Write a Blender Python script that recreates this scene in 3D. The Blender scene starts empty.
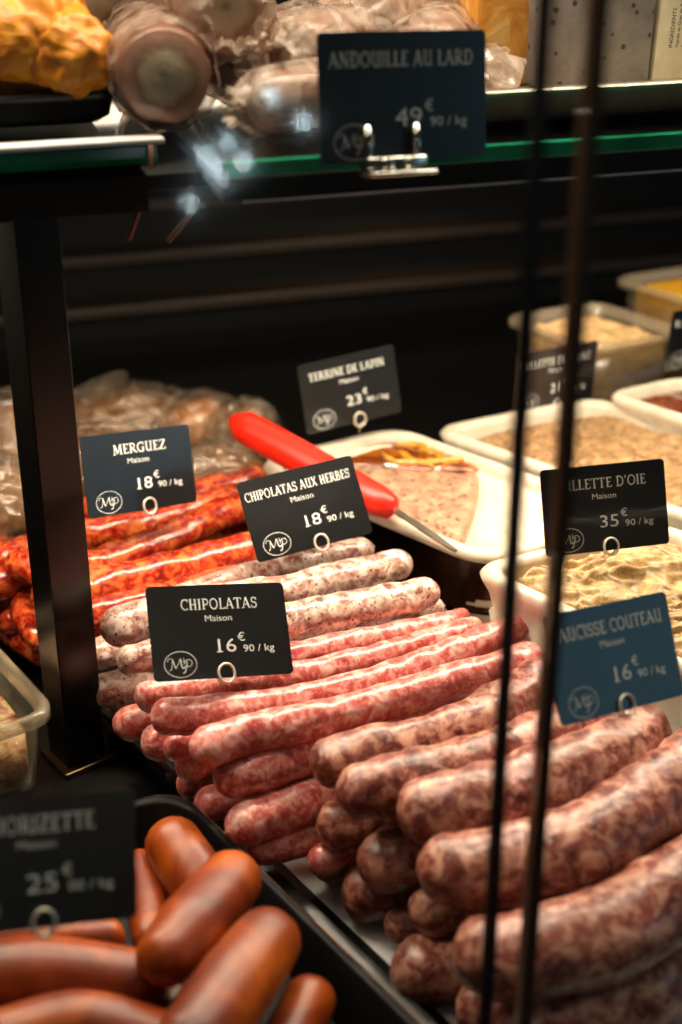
import bpy, bmesh, math, random
from mathutils import Vector, Matrix, noise
random.seed(7)
SC=bpy.context.scene; COL=SC.collection
F=1440.0; H=.57; TA=math.radians(26); SA,CA=math.sin(TA),math.cos(TA)
# ---------------------------------------------------------------- camera
cd=bpy.data.cameras.new('camera'); cam=bpy.data.objects.new('camera',cd); COL.objects.link(cam)
cam.location=(0,0,H); cam.rotation_euler=(math.radians(64),0,0)
cd.sensor_fit='VERTICAL'; cd.sensor_height=36; cd.lens=36*F/1024; cd.clip_start=.02
cd.dof.use_dof=True; cd.dof.focus_distance=.90; cd.dof.aperture_fstop=4.3
SC.camera=cam
SC.view_settings.view_transform='Standard'; SC.view_settings.look='None'; SC.view_settings.gamma=1
SC.view_settings.use_curve_mapping=False; SC.view_settings.exposure=0
SC.cycles.use_denoising=True
SC.cycles.sample_clamp_indirect=120; SC.cycles.transparent_max_bounces=24; SC.cycles.max_bounces=10
def DZ(u,v,z):
    y=(v-512)/F; return (H-z)/(SA+y*CA)
def W(u,v,z):                      # the point at height z seen at (u,v)
    y=(v-512)/F; d=(H-z)/(SA+y*CA); return Vector(((u-341)/F*d, d*(CA-y*SA), z))
def D(u,v,d):                      # the point at depth d seen at (u,v)
    y=(v-512)/F; return Vector(((u-341)/F*d, d*(CA-y*SA), H-d*(SA+y*CA)))
def az(a): a=math.radians(a); return Vector((math.sin(a),math.cos(a),0))
# ---------------------------------------------------------------- materials
def s2l(c): return tuple(((x/255)/12.92 if x/255<=.04045 else ((x/255+.055)/1.055)**2.4) for x in c)+(1,)
class NT:
    def __init__(s,name):
        s.m=bpy.data.materials.new(name); s.m.use_nodes=True; s.t=s.m.node_tree; s.n=s.t.nodes
        s.p=s.n['Principled BSDF']; s.out=s.n['Material Output']
    def N(s,typ,**k):
        n=s.n.new(typ)
        for a,b in k.items():
            if a in n.inputs.keys() : n.inputs[a].default_value=b
            else: setattr(n,a,b)
        return n
    def L(s,a,b): s.t.links.new(a,b)
    def P(s,**k):
        for a,b in k.items(): s.p.inputs[a.replace('_',' ')].default_value=b
    def coord(s,rand=True,scale=(1,1,1)):
        tc=s.N('ShaderNodeTexCoord'); mp=s.N('ShaderNodeMapping'); mp.inputs['Scale'].default_value=scale
        if rand:
            oi=s.N('ShaderNodeObjectInfo'); ad=s.N('ShaderNodeVectorMath',operation='ADD'); ml=s.N('ShaderNodeMath',operation='MULTIPLY'); ml.inputs[1].default_value=3.7
            s.L(oi.outputs['Random'],ml.inputs[0]); s.L(tc.outputs['Object'],ad.inputs[0]); s.L(ml.outputs[0],ad.inputs[1]); s.L(ad.outputs[0],mp.inputs[0])
        else: s.L(tc.outputs['Object'],mp.inputs[0])
        return mp.outputs[0]
    def noise(s,co,scale,detail=3,rough=.55,dist=0):
        n=s.N('ShaderNodeTexNoise'); n.inputs['Scale'].default_value=scale; n.inputs['Detail'].default_value=detail; n.inputs['Roughness'].default_value=rough; n.inputs['Distortion'].default_value=dist
        s.L(co,n.inputs['Vector']); return n.outputs['Fac']
    def vor(s,co,scale,out='Distance',rnd=1):
        n=s.N('ShaderNodeTexVoronoi'); n.inputs['Scale'].default_value=scale; n.inputs['Randomness'].default_value=rnd; s.L(co,n.inputs['Vector']); return n.outputs[out]
    def ramp(s,fac,stops,interp='LINEAR'):
        r=s.N('ShaderNodeValToRGB'); cr=r.color_ramp; cr.interpolation=interp
        while len(cr.elements)<len(stops): cr.elements.new(.5)
        for e,(p,c) in zip(cr.elements,stops): e.position=p; e.color=c if len(c)==4 else tuple(c)+(1,)
        s.L(fac,r.inputs[0]); return r.outputs['Color']
    def mix(s,fac,a,b,mode='MIX'):
        m=s.N('ShaderNodeMix',data_type='RGBA',blend_type=mode)
        for i,x in ((0,fac),(6,a),(7,b)):
            if isinstance(x,(int,float,tuple)): m.inputs[i].default_value=x
            else: s.L(x,m.inputs[i])
        return m.outputs[2]
    def base(s,c): s.L(c,s.p.inputs['Base Color'])
    def bump(s,h,strength=.3,dist=.001):
        b=s.N('ShaderNodeBump'); b.inputs['Strength'].default_value=strength; b.inputs['Distance'].default_value=dist; s.L(h,b.inputs['Height']); s.L(b.outputs[0],s.p.inputs['Normal'])
def plain(name,c,rough=.5,metal=0,spec=.5,**k):
    t=NT(name); t.P(Base_Color=s2l(c),Roughness=rough,Metallic=metal); t.p.inputs['Specular IOR Level'].default_value=spec
    co=t.coord(False); n=t.noise(co,60,3); cc=s2l(c); d=tuple(x*.82 for x in cc[:3])+(1,)
    t.base(t.ramp(n,[(.35,d),(.65,cc)]))
    for a,b in k.items(): t.p.inputs[a.replace('_',' ')].default_value=b
    return t.m
def sausage_mat(name,lo,mid,hi,scale,specks=None,rough=.32,stops=(.36,.5,.62),coat=.35,stretch=1,sss=.08,bump=.25,mott=.6):
    t=NT(name); co=t.coord(True)
    n1=t.noise(co,scale,4,.6,.6); c=t.ramp(n1,[(stops[0],s2l(lo)),(stops[1],s2l(mid)),(stops[2],s2l(hi))])
    n2=t.noise(co,scale*2.6,2,.5,.3); f2=t.ramp(n2,[(.53,(0,0,0)),(.63,(mott,)*3)]); c=t.mix(f2,c,s2l(hi))
    n3=t.noise(co,scale*.35,2,.5); f3=t.ramp(n3,[(.4,(0,0,0)),(.7,(.45,)*3)]); c=t.mix(f3,c,s2l(lo))
    if specks:
        for col,sc,th in specks:
            v=t.vor(co,sc); f=t.ramp(v,[(th,(1,1,1)),(th+.07,(0,0,0))]); n4=t.noise(co,sc*.8,1); g=t.ramp(n4,[(.42,(0,0,0)),(.5,(1,1,1))])
            f=t.mix(1.0,f,g,'MULTIPLY'); c=t.mix(f,c,s2l(col))
    t.base(c); t.P(Roughness=rough); t.p.inputs['Coat Weight'].default_value=coat; t.p.inputs['Coat Roughness'].default_value=.25
    t.p.inputs['Subsurface Weight'].default_value=sss; t.p.inputs['Subsurface Radius'].default_value=(.01,.004,.002); t.p.inputs['Subsurface Scale'].default_value=.4
    t.bump(n1,bump,.0015); return t.m
M={}
M['m']=sausage_mat('merguez_skin',(112,14,8),(172,36,16),(230,122,56),105,rough=.24,coat=.5,mott=.55,stops=(.34,.5,.68))
M['c']=sausage_mat('chipolata_skin',(158,50,48),(210,108,98),(246,198,184),125,rough=.3,coat=.45,stops=(.32,.5,.66),mott=.42)
M['h']=sausage_mat('herb_chipolata_skin',(118,62,56),(190,146,130),(236,214,198),120,specks=[((64,66,34),250,.2),((150,66,54),230,.14)],mott=.5,stops=(.36,.5,.62),rough=.32)
M['k']=sausage_mat('coarse_sausage_skin',(76,28,24),(142,72,60),(208,154,130),90,rough=.36,coat=.25,stops=(.34,.5,.64),mott=.45)
M['z']=sausage_mat('smoked_sausage_skin',(84,24,0),(132,48,2),(186,88,8),26,rough=.40,coat=.04,sss=.0,stops=(.3,.5,.7),bump=.06,mott=.1)
M['black']=plain('black_lacquer',(14,13,12),.28,0,.5)
M['blacktray']=plain('black_tray',(12,11,10),.33,0,.4)
M['panblack']=plain('pan_black',(12,10,9),.55,0,.2)
M['matteblack']=plain('matte_black',(9,8,8),.6,0,.3)
M['post']=plain('post_black',(12,11,10),.22,0,.35)
M['bronze']=plain('bronze_trim',(120,98,74),.3,1)
M['steel']=plain('brushed_steel',(190,180,165),.28,1)
M['chrome']=plain('chrome',(225,222,215),.12,1)
M['wire']=plain('ring_wire',(225,215,200),.35,.5)
M['darksteel']=plain('dark_steel',(70,52,42),.25,1)
M['white']=plain('white_melamine',(218,204,182),.3,0,.5)
M['paper']=plain('white_paper',(228,226,228),.8,0,.2)
M['red']=plain('red_plastic',(226,34,14),.38,0,.5)
M['brownrail']=plain('dark_brown_rail',(52,38,28),.45,0,.5)
M['panel']=plain('dim_brown_panel',(58,46,36),.5,0,.4)
M['wood']=plain('warm_board',(150,112,78),.6)
M['copper']=plain('copper_rod',(96,58,42),.4,.5)
M['text']=plain('white_lettering',(222,224,220),.6,0,.3)
M['cream']=plain('cream_label',(240,226,190),.6)
M['ink']=plain('label_ink',(40,34,30),.7)
t=NT('card_black'); co=t.coord(False); n=t.noise(co,140,3); t.base(t.ramp(n,[(.3,s2l((7,7,8))),(.75,s2l((16,16,17)))]))
t.P(Roughness=.3); t.p.inputs['Specular IOR Level'].default_value=.8; t.p.inputs['Coat Weight'].default_value=.3; M['card']=t.m
def clearish(name,tint,fac=.5,rough=.05,ior=1.45,cloud=0,cloudcol=(220,210,195),var=.3,bmp=.8):
    t=NT(name); tr=t.N('ShaderNodeBsdfTransparent'); tr.inputs[0].default_value=s2l(tint)
    gl=t.N('ShaderNodeBsdfGlossy'); gl.inputs['Roughness'].default_value=rough
    fr=t.N('ShaderNodeFresnel'); fr.inputs['IOR'].default_value=ior
    mx=t.N('ShaderNodeMixShader'); ge=t.N('ShaderNodeNewGeometry'); iv=t.N('ShaderNodeMath',operation='SUBTRACT'); iv.inputs[0].default_value=1; t.L(ge.outputs['Backfacing'],iv.inputs[1]); mm=t.N('ShaderNodeMath',operation='MULTIPLY'); t.L(fr.outputs[0],mm.inputs[0]); t.L(iv.outputs[0],mm.inputs[1]); t.L(mm.outputs[0],mx.inputs[0]); t.L(tr.outputs[0],mx.inputs[1]); t.L(gl.outputs[0],mx.inputs[2]); last=mx
    if cloud:
        t.P(Base_Color=s2l(cloudcol),Roughness=.35); t.p.inputs['Coat Weight'].default_value=.6
        m2=t.N('ShaderNodeMixShader'); co=t.coord(False); n=t.noise(co,35,4,.6,1.5); lo,hi=max(0,cloud-var),min(1,cloud+var)
        r=t.ramp(n,[(.35,(lo,)*3),(.65,(hi,)*3)]); t.L(r,m2.inputs[0]); t.L(mx.outputs[0],m2.inputs[1]); t.L(t.p.outputs[0],m2.inputs[2])
        t.bump(n,bmp,.004); last=m2
    t.L(last.outputs[0],t.out.inputs[0]); return t.m
M['glass']=clearish('clear_glass',(250,252,250))
M['glassedge']=clearish('dark_glass_edge',(20,16,12),cloud=.5,var=.03,bmp=0,cloudcol=(120,88,64))
M['gasket']=plain('black_gasket',(8,8,7),.5)
t=NT('green_glass_edge'); t.P(Base_Color=s2l((24,140,96)),Roughness=.12); co=t.coord(False); n=t.noise(co,25,2); t.base(t.ramp(n,[(.3,s2l((14,110,72))),(.7,s2l((36,160,112)))])); M['green']=t.m  # base green brightened to stand in for light glowing inside the glass
M['film']=clearish('wrinkled_film',(240,236,230),rough=.12,cloud=.10,var=.10,bmp=.5,cloudcol=(205,180,155))
M['wrap']=clearish('sausage_wrap',(240,232,224),rough=.15,cloud=.30,var=.28,bmp=.9,cloudcol=(214,190,172))
M['tub']=clearish('frosted_plastic',(235,232,225),rough=.2,cloud=.07,var=.03,bmp=.05,cloudcol=(215,200,170))
M['rimplastic']=clearish('frosted_rim',(225,222,215),rough=.2,cloud=.22,var=.03,bmp=.05,cloudcol=(215,195,165))
def food(name,stops,scale,rough=.45,bump=.5,detail=5,coat=.15,specks=None,sss=0):
    t=NT(name); co=t.coord(False); n=t.noise(co,scale,detail,.65,.8); c=t.ramp(n,[(p,s2l(x)) for p,x in stops])
    if specks:
        for col,sc,th in specks:
            v=t.vor(co,sc); f=t.ramp(v,[(th,(1,1,1)),(th+.08,(0,0,0))]); c=t.mix(f,c,s2l(col))
    t.base(c); t.P(Roughness=rough); t.p.inputs['Coat Weight'].default_value=coat; t.bump(n,bump,.003)
    if sss: t.p.inputs['Subsurface Weight'].default_value=sss; t.p.inputs['Subsurface Radius'].default_value=(.01,.006,.002); t.p.inputs['Subsurface Scale'].default_value=.5
    return t.m
M['terrine']=food('coarse_terrine',[(.3,(118,82,62)),(.5,(164,126,100)),(.7,(192,160,130))],110,specks=[((110,70,54),150,.24)],bump=.35)
M['aspic']=food('amber_aspic',[(.3,(70,24,4)),(.5,(120,54,10)),(.7,(176,98,22))],40,rough=.1,bump=.2,coat=1)
M['fat']=food('yellow_fat',[(.3,(170,104,24)),(.7,(222,164,66))],60,rough=.2,coat=.6)
M['rillette']=food('goose_rillette',[(.3,(110,78,40)),(.5,(172,138,88)),(.7,(204,174,122))],120,bump=.5)
M['rillette2']=food('pork_rillette',[(.3,(104,72,42)),(.5,(156,120,80)),(.7,(190,156,112))],130,bump=.7,specks=[((120,80,52),120,.2)])
M['darksauce']=food('dark_sauce',[(.3,(66,24,10)),(.55,(120,52,20)),(.75,(190,104,44))],70,rough=.15,coat=.8)
M['custard']=food('yellow_salad',[(.3,(190,130,20)),(.6,(224,168,40))],30,bump=.2)
M['beigesalad']=food('beige_salad',[(.3,(176,132,84)),(.6,(220,184,130))],60,bump=.5)
M['marinade']=food('marinated_meat',[(.3,(104,60,36)),(.44,(170,120,90)),(.56,(206,176,130)),(.7,(120,120,44))],85,rough=.25,coat=.6)
M['fritter']=food('golden_fritter',[(.3,(140,60,0)),(.5,(210,128,4)),(.75,(236,160,18))],40,rough=.55,bump=.8)
M['crust']=food('golden_crust',[(.3,(196,122,34)),(.5,(230,164,70)),(.7,(248,208,132))],50,rough=.4,bump=.4)
M['grey']=food('grey_rind',[(.3,(120,108,100)),(.6,(156,144,134))],30,rough=.6,bump=.3,specks=[((84,58,40),120,.16)])
M['bagmeat']=food('bagged_meat',[(.3,(66,40,20)),(.5,(120,80,44)),(.7,(160,116,66))],28,rough=.3,bump=.6,coat=.8)
M['orangemeat']=food('bagged_orange_meat',[(.3,(130,70,26)),(.7,(200,130,60))],30,rough=.3,coat=.8)
def radial(name,R):
    t=NT(name); tc=t.N('ShaderNodeTexCoord'); sp=t.N('ShaderNodeSeparateXYZ'); cb=t.N('ShaderNodeCombineXYZ'); ln=t.N('ShaderNodeVectorMath',operation='LENGTH')
    nz=t.noise(tc.outputs['Object'],90,3); t.L(tc.outputs['Object'],sp.inputs[0]); t.L(sp.outputs[0],cb.inputs[0]); t.L(sp.outputs[1],cb.inputs[1]); t.L(cb.outputs[0],ln.inputs[0])
    ml=t.N('ShaderNodeMath',operation='MULTIPLY_ADD'); ml.inputs[1].default_value=1/R; t.L(ln.outputs['Value'],ml.inputs[0]); m2=t.N('ShaderNodeMath',operation='MULTIPLY_ADD'); m2.inputs[1].default_value=.35; m2.inputs[2].default_value=-.17; t.L(nz,m2.inputs[0]); t.L(m2.outputs[0],ml.inputs[2])
    t.base(t.ramp(ml.outputs[0],[(0,s2l((120,108,86))),(.15,s2l((176,164,140))),(.45,s2l((186,170,146))),(.62,s2l((140,110,92))),(.8,s2l((176,136,120))),(1,s2l((150,108,88)))])); t.P(Roughness=.35); t.p.inputs['Coat Weight'].default_value=.4
    t.bump(nz,.5,.002); return t.m
M['andouille']=radial('andouille_slice',.034)
# ---------------------------------------------------------------- object helpers
def tag(o,label,cat,group=None,kind=None):
    if label: o['label']=label
    if cat: o['category']=cat
    if group: o['group']=group
    if kind: o['kind']=kind
    return o
def empty(name,loc,label=None,cat=None,group=None,rot=None):
    o=bpy.data.objects.new(name,None); o.empty_display_size=.02; COL.objects.link(o); o.location=loc
    if rot is not None: o.matrix_world=Matrix.Translation(loc)@rot.to_4x4()
    return tag(o,label,cat,group)
def obj(name,bm,mat,parent=None,smooth=True,origin=None,mats=None,local=False):
    """link a bmesh (world coordinates) as one object; parented ones are kept in place"""
    bmesh.ops.recalc_face_normals(bm,faces=bm.faces)
    me=bpy.data.meshes.new(name)
    if origin is None and not local:
        c=Vector((0,0,0))
        for v in bm.verts: c+=v.co
        c/=max(1,len(bm.verts)); zmin=min(v.co.z for v in bm.verts); origin=Vector((c.x,c.y,zmin))
    if local: origin=Vector((0,0,0))
    bmesh.ops.translate(bm,verts=bm.verts,vec=-origin); bm.to_mesh(me); bm.free()
    for m in (mats or [mat]): me.materials.append(m)
    if smooth:
        for p in me.polygons: p.use_smooth=True
    o=bpy.data.objects.new(name,me); COL.objects.link(o); o.location=origin
    if parent:
        o.parent=parent
        if not local:
            pm=parent.matrix_world if parent.type=='EMPTY' else Matrix.Translation(parent.location)
            pm=WM(parent); o.matrix_basis=pm.inverted()@Matrix.Translation(origin)
    return o
def WM(o): return (WM(o.parent)@o.matrix_basis) if o.parent else o.matrix_basis.copy()
def autosmooth(o,ang=35):
    me=o.data; bm=bmesh.new(); bm.from_mesh(me)
    for e in bm.edges:
        if len(e.link_faces)==2 and e.calc_face_angle(0)>math.radians(ang): e.smooth=False
    bm.to_mesh(me); bm.free(); return o
def cr(pts,n):
    """catmull-rom through vectors"""
    P=[pts[0]*2-pts[1]]+list(pts)+[pts[-1]*2-pts[-2]]; out=[]
    for i in range(1,len(P)-2):
        a,b,c,d=P[i-1],P[i],P[i+1],P[i+2]
        for k in range(n):
            t=k/n; out.append(.5*((2*b)+(c-a)*t+(2*a-5*b+4*c-d)*t*t+(3*b-3*c+d-a)*t**3))
    out.append(P[-2].copy()); return out
def tube(bm,pts,rad,seg=12,cap=True,noiseamp=0,seed=0,matidx=0):
    rings=[]; n=len(pts); up=Vector((0,0,1)); prev=None
    for i,p in enumerate(pts):
        t=(pts[min(i+1,n-1)]-pts[max(i-1,0)]).normalized()
        if prev is None: s=t.cross(up if abs(t.z)<.9 else Vector((1,0,0))).normalized()
        else: s=(prev-t*prev.dot(t)).normalized()
        prev=s; w=t.cross(s); r=rad[i] if hasattr(rad,'__len__') else rad; ring=[]
        for k in range(seg):
            a=2*math.pi*k/seg; d=s*math.cos(a)+w*math.sin(a); q=p+d*r
            if noiseamp: q+=d*noiseamp*noise.noise((q+Vector((seed,seed*.7,0)))*90)
            ring.append(bm.verts.new(q))
        rings.append(ring)
    for a,b in zip(rings,rings[1:]):
        for k in range(seg): bm.faces.new((a[k],a[(k+1)%seg],b[(k+1)%seg],b[k])).material_index=matidx
    if cap:
        bm.faces.new(rings[0][::-1]).material_index=matidx; bm.faces.new(rings[-1]).material_index=matidx
    return rings
def box(bm,c,sx,sy,sz,U=Vector((1,0,0)),V=None,Wv=Vector((0,0,1)),bev=0):
    V=V if V is not None else Wv.cross(U); vs=[]
    for z in (-1,1):
        for y in (-1,1):
            for x in (-1,1): vs.append(bm.verts.new(c+U*x*sx/2+V*y*sy/2+Wv*z*sz/2))
    fs=[bm.faces.new([vs[i] for i in f]) for f in ((0,2,3,1),(4,5,7,6),(0,1,5,4),(2,6,7,3),(0,4,6,2),(1,3,7,5))]
    if bev:
        es=list({e for f in fs for e in f.edges}); bmesh.ops.bevel(bm,geom=es,offset=bev,segments=2,affect='EDGES',profile=.5)
def inset_quad(q,d):
    n=len(q); c=sum(q,Vector((0,0)))/n; L=[]
    for i in range(n):
        a,b=q[i],q[(i+1)%n]; e=(b-a).normalized(); nn=Vector((-e.y,e.x))
        if nn.dot(c-a)<0: nn=-nn
        L.append((a+nn*d,e))
    out=[]
    for i in range(n):
        (p,e),(r,f)=L[i-1],L[i]; den=e.x*f.y-e.y*f.x; t=((r.x-p.x)*f.y-(r.y-p.y)*f.x)/den; out.append(p+e*t)
    return out
def rounded(q,r,k=7):
    out=[]; n=len(q)
    for i in range(n):
        c=q[i]; a=c+(q[i-1]-c).normalized()*r; b=c+(q[(i+1)%n]-c).normalized()*r
        for j in range(k):
            t=j/(k-1); out.append(a*(1-t)**2+c*2*t*(1-t)+b*t*t)
    return out
def loft(bm,q,spec,k=7,cap_last=True,cap_first=True):
    """spec rows: inset, z, corner radius, material index of the band that follows"""
    rings=[]
    for ins,z,r,mi in spec: rings.append([bm.verts.new((p.x,p.y,z)) for p in rounded(inset_quad(q,ins),r,k)])
    for (a,b,s) in zip(rings,rings[1:],spec):
        n=len(a)
        for i in range(n): bm.faces.new((a[i],a[(i+1)%n],b[(i+1)%n],b[i])).material_index=s[3]
    if cap_first: bm.faces.new(rings[0][::-1]).material_index=spec[0][3]
    if cap_last: bm.faces.new(rings[-1]).material_index=spec[-1][3]
def q2(*pts): return [Vector((p.x,p.y)) for p in pts]
def ray_quad(C,azU,lU,azV,lV):
    u=az(azU)*lU; v=az(azV)*lV; return q2(C,C+u,C+u+v,C+v)
def grid_food(name,q,z,zb,mat,amp=.004,freq=40,seed=0,parent=None,n=60,ridge=False,edge=.85,rad=.02):
    """a filled slab of food: bumpy top with skirts, corners pulled round"""
    bm=bmesh.new(); g=[]
    for i in range(n+1):
        row=[]
        for j in range(n+1):
            s,t=i/n,j/n
            # pull the square's corners in so the outline is rounded
            a,b=s*2-1,t*2-1; k=.06; a2=a*(1-k*b*b*abs(a)); b2=b*(1-k*a*a*abs(b)); s2,t2=(a2+1)/2,(b2+1)/2
            p=(q[0]*(1-s2)+q[1]*s2)*(1-t2)+(q[3]*(1-s2)+q[2]*s2)*t2; w=Vector((p.x*freq+seed,p.y*freq,seed))
            h=noise.noise(w)+.5*noise.noise(w*2.3)+.3*noise.noise(w*5)
            if ridge:
                w2=Vector((p.x*freq*.8+.7*noise.noise(w*.6),p.y*freq*2.4+2.2*noise.noise(w*.5),seed)); h=1.2-2.2*abs(noise.noise(w2))+.4*h-abs(noise.noise(w2*2.1))*.9
            e=min(1,min(s,1-s,t,1-t)*n/3); row.append(bm.verts.new((p.x,p.y,z+amp*h*e-(1-e)*.003)))
        g.append(row)
    for i in range(n):
        for j in range(n): bm.faces.new((g[i][j],g[i+1][j],g[i+1][j+1],g[i][j+1]))
    rim=[g[i][0] for i in range(n)]+[g[n][j] for j in range(n)]+[g[i][n] for i in range(n,0,-1)]+[g[0][j] for j in range(n,0,-1)]
    low=[bm.verts.new((v.co.x,v.co.y,zb)) for v in rim]; m=len(rim)
    for i in range(m): bm.faces.new((rim[i],low[i],low[(i+1)%m],rim[(i+1)%m]))
    bm.faces.new(low)
    return obj(name,bm,mat,parent)
def blob(bm,c,r,amp,freq,seed=0,sub=4,sq=(1,1,1),rot=0,ridge=False):
    res=bmesh.ops.create_icosphere(bm,subdivisions=sub,radius=1); R=Matrix.Rotation(rot,3,'Z')
    for v in res['verts']:
        d=v.co.copy(); w=d*freq+Vector((seed,seed*1.3,-seed)); h=noise.noise(w)+.5*noise.noise(w*2.1)
        if ridge: h=1-2*abs(noise.noise(w))-1.2*abs(noise.noise(w*2.2))
        v.co=c+R@Vector((d.x*r*sq[0],d.y*r*sq[1],d.z*r*sq[2]))*(1+amp*h)
# ---------------------------------------------------------------- lettering (flared serif capitals drawn as strokes)
TK,TN=.15,.085
def arc(cx,cy,rx,ry,a0,a1,n=12): return [(cx+rx*math.cos(math.radians(a0+(a1-a0)*i/n)),cy+ry*math.sin(math.radians(a0+(a1-a0)*i/n))) for i in range(n+1)]
def GL():
    T,t=TK,TN; g={}
    def st(x,y0=0,y1=1): return [([(x,y0),(x,y1)],T)]
    def sf(*xy): return [([(x-.15,y+(.03 if y<.5 else -.03)),(x+.15,y+(.03 if y<.5 else -.03))],.06) for x,y in xy]
    g['I']=(.36,st(.18)+sf((.18,0),(.18,1)))
    g['H']=(.86,st(.2)+st(.66)+[([(.2,.5),(.66,.5)],t)]+sf((.2,0),(.2,1),(.66,0),(.66,1)))
    g['L']=(.64,st(.2)+[([(.2,.04),(.6,.04),(.62,.2)],t)]+sf((.2,0),(.2,1)))
    g['T']=(.76,st(.38)+[([(.03,.8),(.05,.96),(.71,.96),(.73,.8)],t)]+sf((.38,0)))
    g['E']=(.66,st(.2)+[([(.2,.04),(.6,.04),(.62,.2)],t),([(.2,.96),(.56,.96),(.58,.82)],t),([(.2,.52),(.5,.52)],t)]+sf((.2,0),(.2,1)))
    g['M']=(1.02,[([(.14,0),(.2,1)],t),([(.2,1),(.5,.12)],T),([(.5,.12),(.8,1)],t),([(.8,1),(.88,0)],T)]+sf((.14,0),(.88,0),(.14,1),(.86,1)))
    g['N']=(.9,[([(.17,0),(.17,1)],t),([(.17,1),(.72,0)],T),([(.72,0),(.72,1)],t)]+sf((.17,0),(.14,1),(.72,1)))
    g['A']=(.86,[([(.1,0),(.42,1)],t),([(.42,1),(.75,0)],T),([(.2,.34),(.64,.34)],t)]+sf((.1,0),(.76,0)))
    g['U']=(.86,[([(.19,1),(.19,.32)]+arc(.43,.3,.24,.27,180,360)[1:]+[(.67,1)],T*.85)]+st(.67,0,1)+sf((.19,1),(.67,1),(.72,0)))
    g['O']=(.92,[(arc(.46,.5,.36,.46,0,360,24),T*.85)])
    g['C']=(.78,[(arc(.48,.5,.38,.46,48,312,20),T*.85),([(.73,.98),(.73,.72)],t)])
    g['G']=(.86,[(arc(.48,.5,.38,.46,48,300,20),T*.85),([(.73,.98),(.73,.72)],t),([(.7,.06),(.7,.45)],T),([(.55,.45),(.85,.45)],.06)])
    g['D']=(.86,st(.2)+[([(.2,.96),(.38,.96)]+arc(.38,.5,.38,.46,90,-90,14)+[(.2,.04)],T*.8)]+sf((.16,0),(.16,1)))
    g['P']=(.72,st(.2)+[([(.2,.96),(.38,.96)]+arc(.38,.7,.26,.26,90,-90,10)+[(.2,.44)],T*.75)]+sf((.2,0),(.16,1)))
    g['B']=(.76,st(.2)+[([(.2,.96),(.36,.96)]+arc(.36,.74,.22,.22,90,-90,10)+[(.2,.52)],T*.75),([(.2,.52),(.4,.52)]+arc(.4,.28,.26,.24,90,-90,10)+[(.2,.04)],T*.75)]+sf((.16,0),(.16,1)))
    g['R']=(.82,st(.2)+[([(.2,.96),(.38,.96)]+arc(.38,.72,.24,.24,90,-90,10)+[(.2,.48)],T*.75),([(.4,.48),(.58,.2),(.84,.0)],T)]+sf((.2,0),(.16,1)))
    g['S']=(.66,[([(.56,.84)]+arc(.34,.73,.22,.22,50,250,10)+arc(.34,.28,.24,.25,70,-150,12),T*.85),([(.58,.96),(.58,.72)],t),([(.08,.04),(.08,.28)],t)])
    g['Z']=(.78,[([(.1,.78),(.12,.96),(.68,.96)],t),([(.66,.95),(.1,.05)],T),([(.1,.04),(.68,.04),(.72,.22)],t)])
    g['X']=(.82,[([(.12,1),(.7,0)],T),([(.68,1),(.12,0)],t)]+sf((.12,0),(.7,0),(.12,1),(.68,1)))
    g["'"]=(.28,[([(.14,1),(.12,.74)],T*.8)])
    g['É']=(g['E'][0],g['E'][1]+[([(.3,1.08),(.46,1.25)],.09)])
    g[' ']=(.36,[])
    return g
GLY=GL()
def stroke(bm,pts,w,f,y):
    P=[Vector(p) for p in pts]
    for i in range(len(P)-1):
        a,b=P[i],P[i+1]; e=(b-a); 
        if e.length<1e-6: continue
        e.normalize(); n=Vector((-e.y,e.x))*w/2; ext=e*(w*.18 if len(P)>2 else 0)
        if len(P)>2: a2=a-(ext if i>0 else ext*0); b2=b+(ext if i<len(P)-2 else ext*0)
        else: a2,b2=a,b
        bm.faces.new([bm.verts.new(f(q,y)) for q in (a2-n,b2-n,b2+n,a2+n)])
def title(bm,text,x0,x1,yc,cap,y):
    wid=sum(GLY[c][0]+.04 for c in text); sx=(x1-x0)/wid; x=x0
    for c in text:
        w,S=GLY[c]
        for pts,tk in S:
            f=lambda q,yy,x=x: (x+q[0]*sx, yy, yc-cap/2+q[1]*cap)
            P=[(p[0],p[1]) for p in pts]
            # work in real units so stroke widths stay even
            R=[(x+p[0]*sx, yc-cap/2+p[1]*cap) for p in P]; wd=tk*(cap*.55+sx*.45)
            stroke(bm,R,wd,lambda q,yy:(q[0],yy,q[1]),y)
        x+=(w+.04)*sx
_dg=None
def sans(bm,text,xc,yc,cap,y,align='CENTER',bold=.0,rot=None,sx=1.08):
    """plain sans text from the built-in font; cap = cap height"""
    cu=bpy.data.curves.new('t','FONT'); cu.body=text; cu.size=cap/.70; cu.align_x=align; cu.offset=bold; cu.resolution_u=3
    o=bpy.data.objects.new('t',cu); COL.objects.link(o); dg=bpy.context.evaluated_depsgraph_get(); dg.update(); me=bpy.data.meshes.new_from_object(o.evaluated_get(dg))
    vs=[]
    for v in me.vertices:
        X,Y=v.co.x*sx,v.co.y-cap/2
        if rot: X,Y=X*math.cos(rot)-Y*math.sin(rot),X*math.sin(rot)+Y*math.cos(rot)
        vs.append(bm.verts.new((xc+X,y,yc+Y)))
    for p in me.polygons:
        try: bm.faces.new([vs[i] for i in p.vertices])
        except ValueError: pass
    bpy.data.objects.remove(o); bpy.data.meshes.remove(me); bpy.data.curves.remove(cu)
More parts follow.
